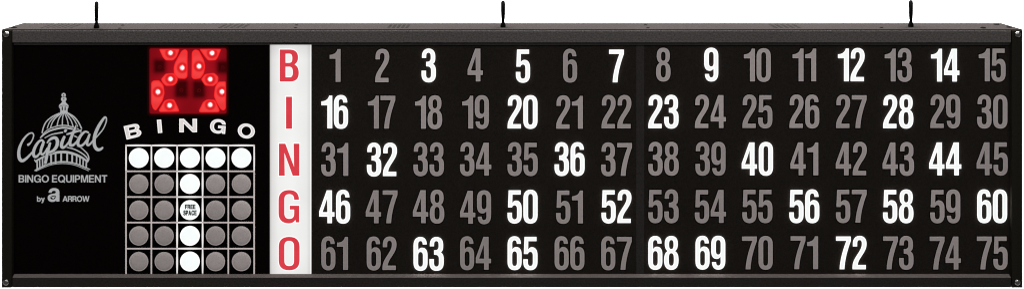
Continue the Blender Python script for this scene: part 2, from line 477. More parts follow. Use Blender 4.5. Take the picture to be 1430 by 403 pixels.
H['R'] = (77, [path([('M', 0, 0), ('L', 19, 0), ('L', 19, 40), ('L', 37, 40), ('C', 49, 40, 52, 35, 53, 24), ('C', 53.5, 14, 53, 5, 56, 0), ('L', 77, 0), ('C', 73, 5, 73, 10, 72, 25), ('C', 71, 38, 68, 44, 59, 47.5),
                     ('C', 68, 51, 73, 59, 73, 72), ('C', 73, 90, 62, 100, 43, 100), ('L', 0, 100)]),
               path([('M', 19, 56), ('L', 39, 56), ('C', 49, 56, 54, 61, 54, 70.5), ('C', 54, 80, 49, 84, 39, 84), ('L', 19, 84)])])
H['M'] = (95, [[(0, 0), (18, 0), (18, 76), (39, 0), (56, 0), (77, 76), (77, 0), (95, 0), (95, 100), (67, 100), (47.5, 26), (28, 100), (0, 100)]])
H['A'] = (93, [[(0, 0), (20, 0), (28, 22), (64, 22), (72, 0), (93, 0), (57, 100), (36, 100)], [(33, 38), (59, 38), (46.3, 77)]])
H['W'] = (125, [[(24, 0), (44, 0), (62, 74), (80, 0), (100, 0), (125, 100), (105, 100), (89.5, 30), (72, 100), (52.5, 100), (35, 30), (19.5, 100), (0, 100)]])
H['C'] = (90, [path([('M', 70, 67), ('L', 89.5, 67), ('C', 87, 89, 71, 102, 48, 102), ('C', 19, 102, 0, 82, 0, 50), ('C', 0, 18, 19, -2, 47, -2), ('C', 72, -2, 88, 12, 90, 36), ('L', 70.5, 36), ('C', 68.5, 22, 61, 14.5, 47.5, 14.5),
                     ('C', 30, 14.5, 20, 28, 20, 50), ('C', 20, 72, 30, 85.5, 48, 85.5), ('C', 60, 85.5, 68, 79, 70, 67)])])
H['S'] = (77, [path([('M', 2, 31), ('L', 21, 31), ('C', 22, 20, 28, 14, 40, 14), ('C', 51, 14, 57, 19, 57, 27), ('C', 57, 35, 51, 38, 36, 42), ('C', 16, 47, 5, 54, 5, 72), ('C', 5, 91, 18, 102, 39, 102), ('C', 60, 102, 73, 91, 74, 71),
                     ('L', 55, 71), ('C', 54, 81, 48, 86.5, 38.5, 86.5), ('C', 29, 86.5, 24, 82, 24, 75), ('C', 24, 67.5, 29, 65, 45, 61), ('C', 66, 56, 77, 48, 77, 29), ('C', 77, 10, 62, -2, 39, -2), ('C', 16, -2, 3, 9, 2, 31)])])
H['b'] = (66, [path([('M', 0, 0), ('L', 17, 0), ('L', 17, 8), ('C', 21, 1, 28, -2, 36, -2), ('C', 54, -2, 66, 14, 66, 37), ('C', 66, 60, 54, 75, 37, 75), ('C', 28, 75, 21, 71, 18, 65), ('L', 18, 100), ('L', 0, 100)]),
               [(33 + 15.5 * math.cos(i * math.pi / 12), 37 + 23 * math.sin(i * math.pi / 12)) for i in range(24)]])
H['y'] = (66, [path([('M', 0, 73), ('L', 20, 73), ('L', 34, 26), ('L', 47, 73), ('L', 66, 73), ('L', 40, -8), ('C', 35, -23, 28, -28, 14, -28), ('L', 7, -27), ('L', 7, -11), ('L', 13, -11.5), ('C', 20, -11.5, 23, -8, 25, -1)])])


def sans(text, x0, x1, cap, base, track=9, rot=0.0, about=None):
    """Loops of a word set between columns x0 and x1 with its cap line and base line; rot turns it about a point."""
    adv, out = 0.0, []
    for c in text:
        if c == ' ':
            adv += 30
            continue
        w, loops = H[c]
        out.append([[(adv + x, y) for x, y in l] for l in loops])
        if c == 'Q':
            out.append([[(adv + x, y) for x, y in ((50, 24), (60, 35), (95, 4), (84, -8))]])
        adv += w + track
    total = adv - track
    kx, ky = (x1 - x0) / total, (base - cap) / 100.0
    res = []
    for loops in out:
        g = []
        for l in loops:
            q = []
            for x, y in l:
                px, py = x0 + x * kx, base - y * ky
                if rot:
                    dx, dy = px - about[0], py - about[1]
                    px, py = about[0] + dx * math.cos(rot) + dy * math.sin(rot), about[1] - dx * math.sin(rot) + dy * math.cos(rot)
                q.append((px, py))
            g.append(q)
        res.append(g)
    return res


# ------------------------------------------------------------------ the board
BASE = P(715, 401, 0)
board = bpy.data.objects.new('bingo_flashboard', None)
COL.objects.link(board)
board.location = (0, 35 * PX, BASE.z)
board.empty_display_size = 0.1
board['label'] = 'long black electronic bingo flashboard with lit and unlit numbers, hanging from three eye bolts'
board['category'] = 'bingo board'

DEPTH = 71.0


def zrow(py):
    return P(0, py, 0).z


def xcol(px):
    return P(px, 0, 0).x


# cabinet: back box and folded top cover
bm = bmesh.new()
box(bm, (xcol(2.6), 10.2 * PX, zrow(43.2)), (xcol(1427.4), DEPTH * PX - 0.0006, zrow(400.6)))
box(bm, (xcol(2.2), 0.9 * PX, zrow(40.9)), (xcol(1427.8), DEPTH * PX, zrow(42.5)), 0.0004)
cabinet = link_mesh('cabinet', bm, M['cover'], board)

# dark inside of the front, behind rails and panels
bm = bmesh.new()
box(bm, (xcol(10), 8.8 * PX, zrow(43.5)), (xcol(1420), 9.8 * PX, zrow(399)))
link_mesh('inner_frame', bm, M['gap'], board)


def row_depth(py):
    return DPX * ((40.9 - HORIZON) / (py - HORIZON) - 1)


# vent slots in the top cover: five slots to a group
for gx, n, sp, w in ((85, 6, 8.0, 2.6), (327, 5, 8.0, 4.2), (557, 5, 6.2, 3.8), (1096, 5, 8.0, 4.4)):
    bm = bmesh.new()
    r0, r1 = row_depth(39.0), row_depth(34.2)
    cx = P(gx, 37, (r0 + r1) / 2).x
    for i in range(n):
        x = cx + (i - (n - 1) / 2) * sp * PX * 1.02
        z = zrow(40.9)
        box(bm, (x - w / 2 * PX, r0 * PX, z - 0.001), (x + w / 2 * PX, r1 * PX, z + 0.00025))
    link_mesh('vent', bm, M['vent'], cabinet)


def dome_screw(r, h, up):
    """Button head with a shallow socket, axis along `up` ('y' towards the viewer or 'z' upwards)."""
    bm = bmesh.new()
    prof = [(math.sin(i * math.pi / 16), h * math.cos(i * math.pi / 16)) for i in range(9)] + [(1.0, -h * 0.1), (1.14, -h * 0.1), (1.17, -h * 0.25)]
    n = 24
    rings = []
    for q, z in prof:
        rings.append([bm.verts.new((q * r * math.cos(2 * math.pi * i / n), q * r * math.sin(2 * math.pi * i / n), z)) for i in range(n)] if q > 0 else [bm.verts.new((0, 0, z))])
    for a, b in zip(rings, rings[1:]):
        for i in range(n):
            j = (i + 1) % n
            bm.faces.new((a[0], b[i], b[j]) if len(a) == 1 else (a[i], b[i], b[j], a[j]))
    if up == 'y':
        bmesh.ops.rotate(bm, verts=bm.verts, matrix=Matrix.Rotation(math.radians(90), 3, 'X'))
    return bm


def put_copy(o, loc, parent):
    c = o.copy()
    COL.objects.link(c)
    c.parent = parent
    c.matrix_parent_inverse = world_of(parent).inverted()
    c.location = loc
    return c


big = small = None
for px, py, kind in ((19.5, 38.9, 1), (171.3, 35.3, 0), (167.3, 39.6, 0), (414, 35.0, 0), (412.5, 38.9, 0), (901.5, 34.9, 0), (905, 39.0, 0),
                     (1231, 38.6, 0), (1373, 39.2, 1), (1391.5, 34.2, 1), (1409.5, 38.2, 1)):
    r = row_depth(py)
    p = P(px, py, r)
    p.z = zrow(40.9) + 0.0002
    src = big if kind else small
    if src is None:
        src = link_mesh('cover_screw', dome_screw((4.0 if kind else 2.4) * PX, (1.7 if kind else 0.8) * PX, 'z'), M['screw_matt'], cabinet, smooth=True)
        src.location = p
        if kind:
            big = src
        else:
            small = src
    else:
        put_copy(src, p, cabinet)

# top rail: front face, undercut with its shade painted black, and lip
XL, XR = 17.4, 1411.6
bm = bmesh.new()
b0 = 0.0011
prism_x(bm, [(b0, zrow(42.6)), (0.0003, zrow(43.1)), (0, zrow(43.8)), (0, zrow(59.2)), (4.2 * PX, zrow(60.6)), (4.2 * PX, zrow(63.0)), (9.6 * PX, zrow(63.0)), (9.6 * PX, zrow(42.6))],
        xcol(XL), xcol(XR), [0, 0, 0, 2, 3, 2, 2, 0])
link_mesh('top_rail', bm, [M['rail'], M['rail_edge'], M['gap'], M['lip']], board)

# bottom rail, light from above painted on its chamfer
bm = bmesh.new()
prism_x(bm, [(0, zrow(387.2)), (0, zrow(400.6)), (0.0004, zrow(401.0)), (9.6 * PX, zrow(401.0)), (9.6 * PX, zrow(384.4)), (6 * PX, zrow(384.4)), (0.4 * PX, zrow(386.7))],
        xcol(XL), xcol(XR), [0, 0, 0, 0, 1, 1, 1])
link_mesh('bottom_rail', bm, [M['rail_low'], M['rail_edge']], board, 'black lower rail with light painted on its chamfered upper edge')

# side posts
for x0, x1, sx in ((2.4, 16.2, (9.2, 8.6)), (1413.2, 1428.0, (1421.3, 1420.6))):
    bm = bmesh.new()
    box(bm, (xcol(x0), -0.0002, zrow(42.4)), (xcol(x1), 10 * PX, zrow(401.2)), 0.0005)
    post = link_mesh('side_post', bm, M['post'], board)
    for px, py in ((sx[0], 47.8), (sx[1], 393.5)):
        s = link_mesh('post_screw', dome_screw(4.4 * PX, 3.0 * PX, 'y'), M['screw'], post, smooth=True)
        s.location = P(px, py, 0) + Vector((0, -0.0003, 0))

# eye bolts on top
def eye_bolt_mesh():
    bm = bmesh.new()
    Rm, rm, zc = 11.0 * PX, 2.75 * PX, 23.0 * PX
    n, k = 40, 12
    rings = []
    for i in range(n):
        a = 2 * math.pi * i / n
        w = 0.78 + 0.24 * (0.5 + 0.5 * math.sin(a))**0.7        # forged: a little thicker at its crown
        c = Vector((0, Rm * math.cos(a), zc + Rm * 1.12 * math.sin(a)))
        d = Vector((0, math.cos(a), math.sin(a)))
        rings.append([bm.verts.new(c + (d * math.cos(2 * math.pi * j / k) + Vector((1, 0, 0)) * math.sin(2 * math.pi * j / k)) * rm * w) for j in range(k)])
    for i in range(n):
        for j in range(k):
            bm.faces.new((rings[i][j], rings[(i + 1) % n][j], rings[(i + 1) % n][(j + 1) % k], rings[i][(j + 1) % k]))
    return bm


def lathe(bm, prof, n=24):
    rings = []
    for r, z in prof:
        rings.append([bm.verts.new((r * math.cos(2 * math.pi * i / n), r * math.sin(2 * math.pi * i / n), z)) for i in range(n)])
    for a, b in zip(rings, rings[1:]):
        for i in range(n):
            bm.faces.new((a[i], a[(i + 1) % n], b[(i + 1) % n], b[i]))
    bm.faces.new(rings[-1])
    bm.faces.new(list(reversed(rings[0])))


eye = None
for px, py, top, rz in ((134.8, 39.4, 3, 18), (702.5, 38.0, 3, 3), (1272.0, 37.4, 2, -17)):
    r = row_depth(py)
    loc = P(px, py, r)
    loc.z = zrow(40.9)
    if eye is None:
        eye = link_mesh('eye_bolt', eye_bolt_mesh(), M['bolt'], board, smooth=True)
        bm = bmesh.new()
        lathe(bm, [(3.6 * PX, 0), (3.9 * PX, 1.2 * PX), (3.7 * PX, 3.4 * PX), (2.7 * PX, 6.0 * PX), (2.0 * PX, 9.0 * PX), (1.7 * PX, 12 * PX), (0.6 * PX, 13.4 * PX)])
        sh = link_mesh('collar', bm, M['bolt'], eye, smooth=True)
        sh.matrix_parent_inverse = Matrix()
        e = eye
        first_collar = sh
    else:
        e = put_copy(eye, loc, board)
        c = first_collar.copy()
        COL.objects.link(c)
        c.parent = e
        c.matrix_parent_inverse = Matrix()
    e.location = loc
    e.rotation_euler = (0, 0, math.radians(rz))


# ------------------------------------------------------------------ panels
def sheet(name, x0, y0, x1, y1, r, mat, parent, thick=1.5):
    bm = bmesh.new()
    a, b = P(x0, y0, r), P(x1, y1, r)
    box(bm, (a.x, r * PX, a.z), (b.x, (r + thick) * PX, b.z))
    return link_mesh(name, bm, mat, parent)


black_panel = sheet('pattern_panel', 17, 61, 376.6, 386, PANEL_R, M['panel_blk'], board)
letter_strip = sheet('letter_strip', 376.9, 61, 434.6, 386, PANEL_R, M['strip'], board)
number_panel = sheet('number_panel', 434.9, 61, 1412, 386, PANEL_R, M['panel_num'], board)
sheet('panel_seam', 888.5, 61, 899.5, 386, PANEL_R - 0.25, M['seam'], number_panel, 0.24)

# ------------------------------------------------------------------ the 75 numbers
LIT = {3, 5, 7, 9, 12, 14, 16, 20, 23, 28, 32, 36, 40, 44, 46, 50, 52, 56, 58, 60, 63, 65, 68, 69, 72}
ROWY = [114.6, 179.6, 245.4, 311.6, 376.4]
FIX = {7: (0.0, 0.9), 5: (0.6, 0.6), 8: (-0.2, -0.5), 9: (1.2, -0.3), 6: (0.8, 0.4), 4: (-0.5, -0.4), 2: (0.8, 0.6), 32: (0.3, 0.6), 49: (0, 0.6), 48: (0, -0.3), 63: (0, 0.9), 62: (0, 0.5)}
GAP = {'14': 0.9, '73': -0.6, '74': -0.6, '40': 0.5}
for num in range(1, 76):
    row, colm = (num - 1) // 15, (num - 1) % 15
    t = str(num)
    cx = 467.4 + colm * 65.58 + FIX.get(num, (0, 0))[0]
    base = ROWY[row] + FIX.get(num, (0, 0))[1] + random.uniform(-0.25, 0.25)
    if colm >= 7:
        base -= 0.6
    gap = GAP.get(t, 0.25) + 1.15
    w = sum(S[c][0] for c in t) + gap * (len(t) - 1)
    x = cx - w / 2
    if len(t) == 1 and t == '1':
        x += 0.6
    bm = bmesh.new()
    shapes = []
    for c in t:
        shapes.append(grow(glyph(c, x, base), -0.5))
        x += S[c][0] + gap
    on = num in LIT
    for k, g in enumerate(shapes):
        lay(bm, [grow(g, 0.3 if on else 1.3)], PANEL_R, 0.10 + 0.03 * k, 0)          # printed black edge
        if on:
            # stands off the film on an added, smaller glowing body, so that its light spills on the film around it
            lay(bm, [grow(g, -0.9)], PANEL_R - 0.16, 1.24, 3)
            lay(bm, [g], PANEL_R - 1.42, 0.16 + 0.03 * k, 1)
            lay(bm, [grow(g, -1.25)], PANEL_R - 1.56, 0.14 + 0.04 * k, 2)
        else:
            lay(bm, [g], PANEL_R - 0.16, 0.4 + 0.04 * k, 1)
            lay(bm, [grow(g, -1.3)], PANEL_R - 0.4, 0.22 + 0.04 * k, 2)
    mats = [M['edge_blk'], M['lit_edge'], M['lit_face'], M['lit_side']] if on else [M['edge_blk'], M['unlit'], M['unlit_face']]
    o = link_mesh('number', bm, mats, number_panel, ('lit white number %d' if on else 'unlit grey number %d') % num)

# ------------------------------------------------------------------ red BINGO letters on the white strip
for ch, x, base in (('B', 390.6, 113.8), ('I', 399.4, 179.6), ('N', 389.5, 245.1), ('G', 389.0, 311.1), ('O', 389.2, 376.4)):
    bm = bmesh.new()
    g = glyph(ch, x, base)
    lay(bm, [grow(g, 0.9)], PANEL_R, 0.10, 0)
    lay(bm, [g], PANEL_R - 0.14, 0.3, 1)
    link_mesh('letter', bm, [M['halo'], M['red_letter']], letter_strip, 'red letter ' + ch)

# ------------------------------------------------------------------ pattern card: grid, lenses, header
GX = [176.1, 211.5, 247.4, 283.0, 318.9, 355.0]
GY = [203.0, 238.8, 274.7, 310.3, 346.7]
bm = bmesh.new()


def bar(bm, x0, y0, x1, y1, up, mat):
    a, b = P(x0, y0, PANEL_R), P(x1, y1, PANEL_R)
    box(bm, (a.x, (PANEL_R - up) * PX, a.z), (b.x, PANEL_R * PX, b.z), 0, mat)


# black cells
for i in range(5):
    for j in range(5):
        y1 = GY[j + 1] if j < 4 else 384
        bar(bm, GX[i] + 0.6, GY[j] + 0.6, GX[i + 1] - 0.6, y1 - 0.6, 0.10, 0)
for i, x in enumerate(GX):
    bar(bm, x - 1.0, GY[0] - 1.3, x + 1.0, 384.0, 0.42, 1)
for j, y in enumerate(GY):
    bar(bm, GX[0] - 1.0, y - 1.0, GX[5] + 1.0, y + 1.0, 0.34, 1)


def glow_bar(bm, xa, ya, xb, yb, w0, w1, up):
    """Bar that bellies out in its middle, lens glow put into its shape and emission."""
    pts = []
    for s in (1, -1):
        for i in range(9):
            t = i / 8 if s == 1 else 1 - i / 8
            w = (w0 + (w1 - w0) * math.sin(math.pi * t)) / 2 * s
            if abs(xb - xa) > abs(yb - ya):
                pts.append((xa + (xb - xa) * t, ya + w))
            else:
                pts.append((xa + w, ya + (yb - ya) * t))
    lay(bm, [[pts]], PANEL_R - 0.3, up, 2)


for i in range(5):
    glow_bar(bm, GX[i] + 1, GY[0] - 0.2, GX[i + 1] - 1, GY[0] - 0.2, 1.9, 2.5, 0.3)
for j in range(5):
    y1 = GY[j + 1] if j < 4 else 381.5
    for i in (2, 3):
        glow_bar(bm, GX[i], GY[j] + 1, GX[i], y1 - 1, 1.6, 2.6, 0.34)
    if j:
        glow_bar(bm, GX[2] + 1, GY[j], GX[3] - 1, GY[j], 1.6, 2.6, 0.26)
for i in (0, 1, 4, 5):
    glow_bar(bm, GX[i], GY[0] + 1, GX[i], GY[1] - 1, 1.5, 2.1, 0.34)
card = link_mesh('pattern_grid', bm, [M['edge_blk'], M['line'], M['line_lit']], black_panel)

LX = [193.9, 229.4, 265.3, 301.0, 337.2]
LY = [220.2, 256.4, 292.9, 328.8, 364.6]
for j in range(5):
    for i in range(5):
        on = j == 0 or i == 2
        bm = bmesh.new()
        R = 13.7 if on else 13.3
        loops = [circle(LX[i], LY[j], R, 48)]
        lay(bm, [loops], PANEL_R - 0.12, 0.55, 0)
        # slightly domed face
        c = (LX[i], LY[j])
        rings = []
        for q, h in ((0.91, 0.60), (0.86, 0.95), (0.6, 1.35), (0.3, 1.6)):
            rings.append([bm.verts.new(P_flat(x, y, PANEL_R - 0.12, h)) for x, y in circle(c[0], c[1], R * q, 48)])
        for a, b in zip(rings, rings[1:]):
            for k in range(48):
                f = bm.faces.new((a[k], a[(k + 1) % 48], b[(k + 1) % 48], b[k]))
                f.material_index = 1
                f.smooth = True
        f = bm.faces.new(rings[-1])
        f.material_index = 1
        lens = link_mesh('lamp_lens', bm, [M['lit_edge'] if on else M['unlit_rim'], M['lit_lens'] if on else M['lens']], card,
                         'lit white round lens' if on else 'unlit grey round lens')
        if i == 2 and j == 2:
            lens['label'] = 'lit white round lens marked FREE SPACE'
            bm = lens.data
            bt = bmesh.new()
            bt.from_mesh(bm)
            n0 = len(bt.faces)
            for word, xa, xb, ca, ba in (('FREE', 258.7, 272.8, 285.3, 291.2), ('SPACE', 256.2, 274.4, 293.5, 300.0)):
                lay(bt, [grow(g, 0.22) for g in sans(word, xa, xb, ca, ba, track=17)], PANEL_R - 1.6, 0.5, 2)
            bt.to_mesh(bm)
            bt.free()
            bm.materials.append(M['ink'])
            face_front(lens)

for ch, bx, rot in (('B', (174.9, 173.8, 196.3, 192.0), 13), ('I', (220.3, 167.2, 225.5, 185.0), 5), ('N', (250.8, 166.0, 274.7, 184.0), 0),
                    ('G', (293.8, 166.9, 314.8, 185.5), -5), ('O', (332.4, 173.1, 355.6, 192.2), -13)):
    bm = bmesh.new()
    mid = ((bx[0] + bx[2]) / 2, (bx[1] + bx[3]) / 2)
    g = sans(ch, bx[0], bx[2], bx[1], bx[3], rot=math.radians(rot), about=mid)
    lay(bm, [grow(q, 0.35) for q in g], PANEL_R, 0.15, 0)
    lay(bm, [grow(q, -0.75) for q in g], PANEL_R, 0.3, 1)
    o = link_mesh('header_letter', bm, [M['header_edge'], M['header']], black_panel, 'white letter %s above the pattern grid' % ch)
    face_front(o)

# ------------------------------------------------------------------ printed logo
def print_part(name, mats=None, label=None):
    o = link_mesh(name, bm, mats or M['logo'], black_panel, label)
    face_front(o)
    return o


R0 = PANEL_R
bm = bmesh.new()
# finial, lantern
for cx, cy, ra, hole in ((88.9, 132.6, 3.0, 1.0), (89.1, 138.2, 3.8, 0.9)):
    lay(bm, [[circle(cx, cy, ra, 20), circle(cx, cy, hole, 10)]], R0, 0.14)
lay(bm, [[path([('M', 87.2, 140.8), ('L', 91.2, 140.8), ('C', 91.8, 143, 93, 144.3, 94.3, 145.4), ('C', 95.8, 147, 96, 148, 95.8, 149), ('C', 92, 145.6, 86.2, 145.6, 82.3, 149), ('C', 82, 148, 82.4, 146.8, 83.6, 145.4), ('C', 85.2, 144.2, 86.5, 143, 87.2, 140.8)])]], R0, 0.16)
lay(bm, [[path([('M', 82.3, 149.6), ('C', 86.2, 146.4, 92, 146.4, 95.8, 149.6), ('L', 94.6, 151.2), ('L', 94.2, 155), ('L', 95.4, 158.4), ('L', 83.2, 158.4), ('L', 84.4, 155), ('L', 83.8, 151.2)]),
          [(86.2, 148.8), (87.8, 148.8), (87.8, 153.8), (86.2, 153.8)], [(90.2, 148.8), (91.8, 148.8), (91.8, 153.8), (90.2, 153.8)]]], R0, 0.12)
for rib in ([(82.6, 158.0, 1.6), (72.6, 163.0, 1.7), (64.8, 169.7, 1.7), (60.8, 177.5, 1.7), (59.0, 185.0, 1.7)],
            [(84.0, 158.4, 1.1), (76.0, 163.5, 1.3), (69.6, 170.0, 1.3), (66.0, 178.8, 1.3)],
            [(85.6, 158.6, 1.1), (78.5, 163.8, 1.4), (73.6, 170.0, 1.5), (70.8, 177.4, 1.5)],
            [(87.2, 158.6, 1.1), (83.2, 163.8, 1.4), (81.0, 169.7, 1.5), (79.8, 175.8, 1.5)],
            [(88.8, 158.6, 1.2), (87.6, 164.0, 1.4), (87.2, 170.0, 1.5), (87.2, 175.2, 1.5)],
            [(90.6, 158.6, 1.2), (93.0, 164.0, 1.4), (94.7, 169.7, 1.5), (95.6, 175.5, 1.5)],
            [(92.4, 158.4, 1.2), (96.8, 164.0, 1.5), (100.2, 170.0, 1.5), (102.3, 176.6, 1.5)],
            [(94.2, 158.0, 1.4), (100.4, 163.0, 1.5), (105.0, 169.2, 1.5), (108.4, 176.0, 1.5)],
            [(95.0, 157.6, 1.8), (103.0, 162.6, 1.9), (109.2, 169.7, 1.8), (114.0, 179.0, 1.8)]):
    stroke(bm, rib, R0, 0.2)
stroke(bm, [(57.4, 190.6, 1.0), (63.5, 183.6, 1.1), (72.6, 178.0, 1.3), (88.3, 174.6, 1.5), (102.8, 177.4, 1.4), (110, 180.2, 1.2)], R0, 0.34)
stroke(bm, [(56.6, 192.0, 1.4), (64.0, 185.8, 1.9), (73.0, 181.2, 2.3), (88.3, 178.0, 2.5), (102.8, 180.2, 2.3), (113.2, 184.2, 1.8)], R0, 0.36)
stroke(bm, [(62.8, 192.2, 1.2), (72.6, 187.4, 1.6), (87.4, 184.6, 1.9)], R0, 0.2)
stroke(bm, [(103.0, 189.0, 1.6), (108.0, 191.5, 1.6)], R0, 0.2)
# drum: upper rings on the right, cornice, columns, base ring
stroke(bm, [(93.6, 205.4, 1.5), (103.0, 207.8, 1.7), (110.7, 211.4, 1.8), (117.6, 216.0, 1.8), (122.0, 221.0, 1.7), (121.6, 225.4, 1.4)], R0, 0.22)
stroke(bm, [(108.2, 204.0, 1.3), (113.5, 206.2, 1.4), (118.2, 210.2, 1.5), (122.6, 215.2, 1.6), (124.2, 221.6, 1.6), (122.2, 226.0, 1.4)], R0, 0.24)
stroke(bm, [(48.4, 223.0, 1.6), (50.4, 225.8, 1.6)], R0, 0.2)
stroke(bm, [(51.0, 224.0, 2.2), (60.0, 219.2, 2.6), (70.4, 214.8, 3.0), (79.0, 212.6, 3.4), (88.3, 211.8, 3.6), (98.0, 213.0, 3.5), (107.0, 216.0, 3.3), (115.0, 220.0, 2.9), (121.4, 224.6, 2.4)], R0, 0.38)
for x, w, y0, y1 in ((51.8, 2.0, 224, 236.6), (55.4, 1.7, 222, 235), (59.4, 1.9, 219.6, 233.4), (62.4, 1.3, 218.4, 232), (71.4, 2.4, 214.8, 229), (77.7, 2.2, 213, 228), (85.5, 2.3, 212, 227), (93.9, 2.3, 212, 227),
                     (101.0, 2.3, 213.6, 228), (107.2, 2.0, 216, 229.4), (111.9, 1.9, 218.4, 231), (116.4, 1.8, 221, 232.6), (120.8, 2.0, 224, 235)):
    stroke(bm, [(x, y0, w), (x + (x - 88) * -0.012, y1, w)], R0, 0.2, k=1, cap=False)
stroke(bm, [(49.2, 237.6, 1.8), (58.0, 232.8, 1.6), (69.3, 228.2, 1.7), (79, 226.2, 1.9), (88.3, 225.6, 2.0), (98, 226.4, 1.9), (107.3, 228.6, 1.7), (117, 232.6, 1.6), (125.6, 236.0, 1.2)], R0, 0.4)
stroke(bm, [(50.6, 238.4, 1.0), (59.0, 234.4, 0.9), (69.6, 230.4, 0.9), (79, 228.5, 0.9), (88.3, 227.9, 1.0), (98, 228.7, 0.9), (107, 230.9, 0.9), (116.6, 234.8, 0.9), (123.8, 238.0, 0.8)], R0, 0.4)
print_part('dome_emblem', label='silver line drawing of a ribbed dome')

SCRIPT = [
    [(39.8, 201.6, 3.6), (42.6, 199.4, 2.4), (45.4, 195.2, 1.9), (47.3, 189.5, 2.0), (46.6, 186.2, 2.0), (44.2, 185.2, 2.1), (39.3, 187.4, 2.5), (32.9, 194.6, 3.1), (28.0, 204.7, 3.9), (26.6, 213.5, 4.6), (27.6, 220.6, 5.0), (31.0, 224.0, 4.6), (36.2, 221.6, 3.8), (42.4, 215.6, 3.0), (46.8, 210.6, 2.6), (48.6, 207.6, 2.4)],
    [(61.4, 198.6, 3.6), (59.6, 195.8, 3.2), (57.2, 195.6, 3.2), (53.4, 198.6, 3.6), (49.4, 205.0, 4.2), (47.2, 212.0, 4.4), (48.0, 217.4, 4.2), (51.2, 218.2, 3.6), (55.0, 214.6, 2.8), (58.4, 208.4, 2.4), (61.2, 201.0, 2.4)],
    [(60.4, 199.6, 3.4), (58.2, 206.4, 4.0), (57.2, 212.0, 3.8), (59.2, 215.2, 3.2), (62.8, 212.6, 2.6), (66.0, 206.6, 2.0)],
    [(70.2, 199.8, 3.6), (68.4, 206.0, 4.0), (66.2, 214.7, 4.4), (63.9, 226.6, 4.0)],
    [(66.4, 198.8, 2.0), (69.6, 194.8, 3.2), (74.2, 192.2, 4.2), (78.4, 192.4, 4.6), (80.6, 197.0, 5.0), (79.4, 203.8, 4.6), (75.4, 209.2, 4.0), (70.6, 211.8, 3.6), (67.6, 211.2, 3.0)],
    [(90.0, 191.0, 4.0), (87.0, 198.2, 4.6), (86.2, 203.4, 4.6), (88.2, 205.6, 4.0), (92.2, 203.4, 3.0), (96.8, 197.2, 2.4)],
    [(91.4, 182.6, 4.0), (92.4, 181.4, 3.6)],
    [(106.6, 174.6, 1.6), (104.4, 180.4, 3.4), (100.9, 189.0, 4.2), (98.1, 197.0, 4.6), (98.6, 202.0, 4.4), (102.4, 202.2, 3.6), (106.8, 198.0, 2.6), (109.8, 193.0, 2.0)],
    [(94.0, 187.0, 2.4), (103.0, 184.4, 3.2), (113.6, 181.4, 2.4)],
    [(123.6, 184.6, 2.6), (119.4, 183.4, 3.0), (114.2, 187.6, 3.8), (109.8, 195.0, 4.4), (109.2, 201.0, 4.2), (112.4, 203.4, 3.8), (117.4, 200.6, 3.2), (122.4, 193.6, 2.8), (124.6, 188.0, 2.6)],
    [(125.4, 187.4, 3.0), (122.8, 194.6, 3.8), (121.8, 200.4, 3.8), (124.2, 202.2, 3.2), (128.0, 198.6, 2.6), (132.4, 192.8, 2.2)],
    [(132.0, 194.4, 1.8), (138.2, 187.4, 1.9), (144.4, 179.6, 1.8), (148.4, 170.4, 1.9), (148.8, 165.0, 2.2), (146.6, 163.4, 2.8), (142.0, 169.4, 4.0), (137.2, 177.6, 4.6), (133.2, 187.4, 4.8), (131.8, 196.4, 4.8), (132.8, 204.0, 4.8), (136.6, 208.4, 4.6), (140.8, 207.8, 3.8), (143.4, 205.8, 2.8)],
]
bm = bmesh.new()
for st in SCRIPT:
    stroke(bm, st, R0, 0.62, 0, k=8, extra=0.55)
for st in SCRIPT:
    stroke(bm, st, R0, 0.86, 1, k=8, extra=-0.12)
print_part('script_lettering', [M['edge_blk'], M['logo']], 'silver script word Capital across the dome')

bm = bmesh.new()
lay(bm, [grow(g, -0.08) for g in sans('BINGO EQUIPMENT', 26.0, 149.9, 244.1, 254.4)], R0, 0.15, step=0.01)
print_part('print_line', label='silver words BINGO EQUIPMENT')
bm = bmesh.new()
lay(bm, sans('by', 51.7, 62.6, 273.8, 281.1, track=5), R0, 0.15)
print_part('print_line', label='silver word by')
bm = bmesh.new()
lay(bm, sans('ARROW', 87.4, 124.9, 273.4, 281.1, track=3), R0, 0.15, step=0.01)
print_part('print_line', label='silver word ARROW')
bm = bmesh.new()
# bold lower-case a with a small arrow head in its eye
lay(bm, [[path([('M', 67.9, 268.6), ('C', 68.3, 264.4, 71, 262.3, 75.6, 262.3), ('C', 80.6, 262.3, 83, 264.6, 83, 268.6), ('L', 83, 280.9), ('L', 78.9, 280.9), ('L', 78.6, 279.2), ('C', 77.2, 280.8, 75.4, 281.5, 73, 281.5),
                ('C', 69, 281.5, 66.7, 279.4, 66.7, 276), ('C', 66.7, 272.6, 68.8, 271, 73, 270.4), ('C', 76.6, 269.9, 78.1, 269.5, 78.1, 268), ('C', 78.1, 266.6, 77.2, 265.9, 75.4, 265.9), ('C', 73.5, 265.9, 72.5, 266.8, 72.2, 268.6)]),
          path([('M', 70.2, 275.4), ('C', 71.2, 273.2, 73.6, 272.4, 77.6, 272.6), ('C', 78.6, 275.4, 77, 278.2, 74, 278.2), ('C', 71.4, 278.2, 70.4, 277, 70.2, 275.4)])]], R0, 0.15)
lay(bm, [[[(71.2, 274.6), (77.0, 273.6), (75.6, 276.4), (73.8, 277.4), (73.2, 275.6)]]], R0, 0.2)
print_part('print_mark', label='silver bold letter a with an arrow head in it')

# ------------------------------------------------------------------ red light window


def rounded(x0, y0, x1, y1, r, n=6):
    out = []
    for cx, cy, a0 in ((x1 - r, y0 + r, -90), (x1 - r, y1 - r, 0), (x0 + r, y1 - r, 90), (x0 + r, y0 + r, 180)):
        for i in range(n + 1):
            a = math.radians(a0 + 90 * i / n)
            out.append((cx + r * math.cos(a), cy + r * math.sin(a)))
    return out


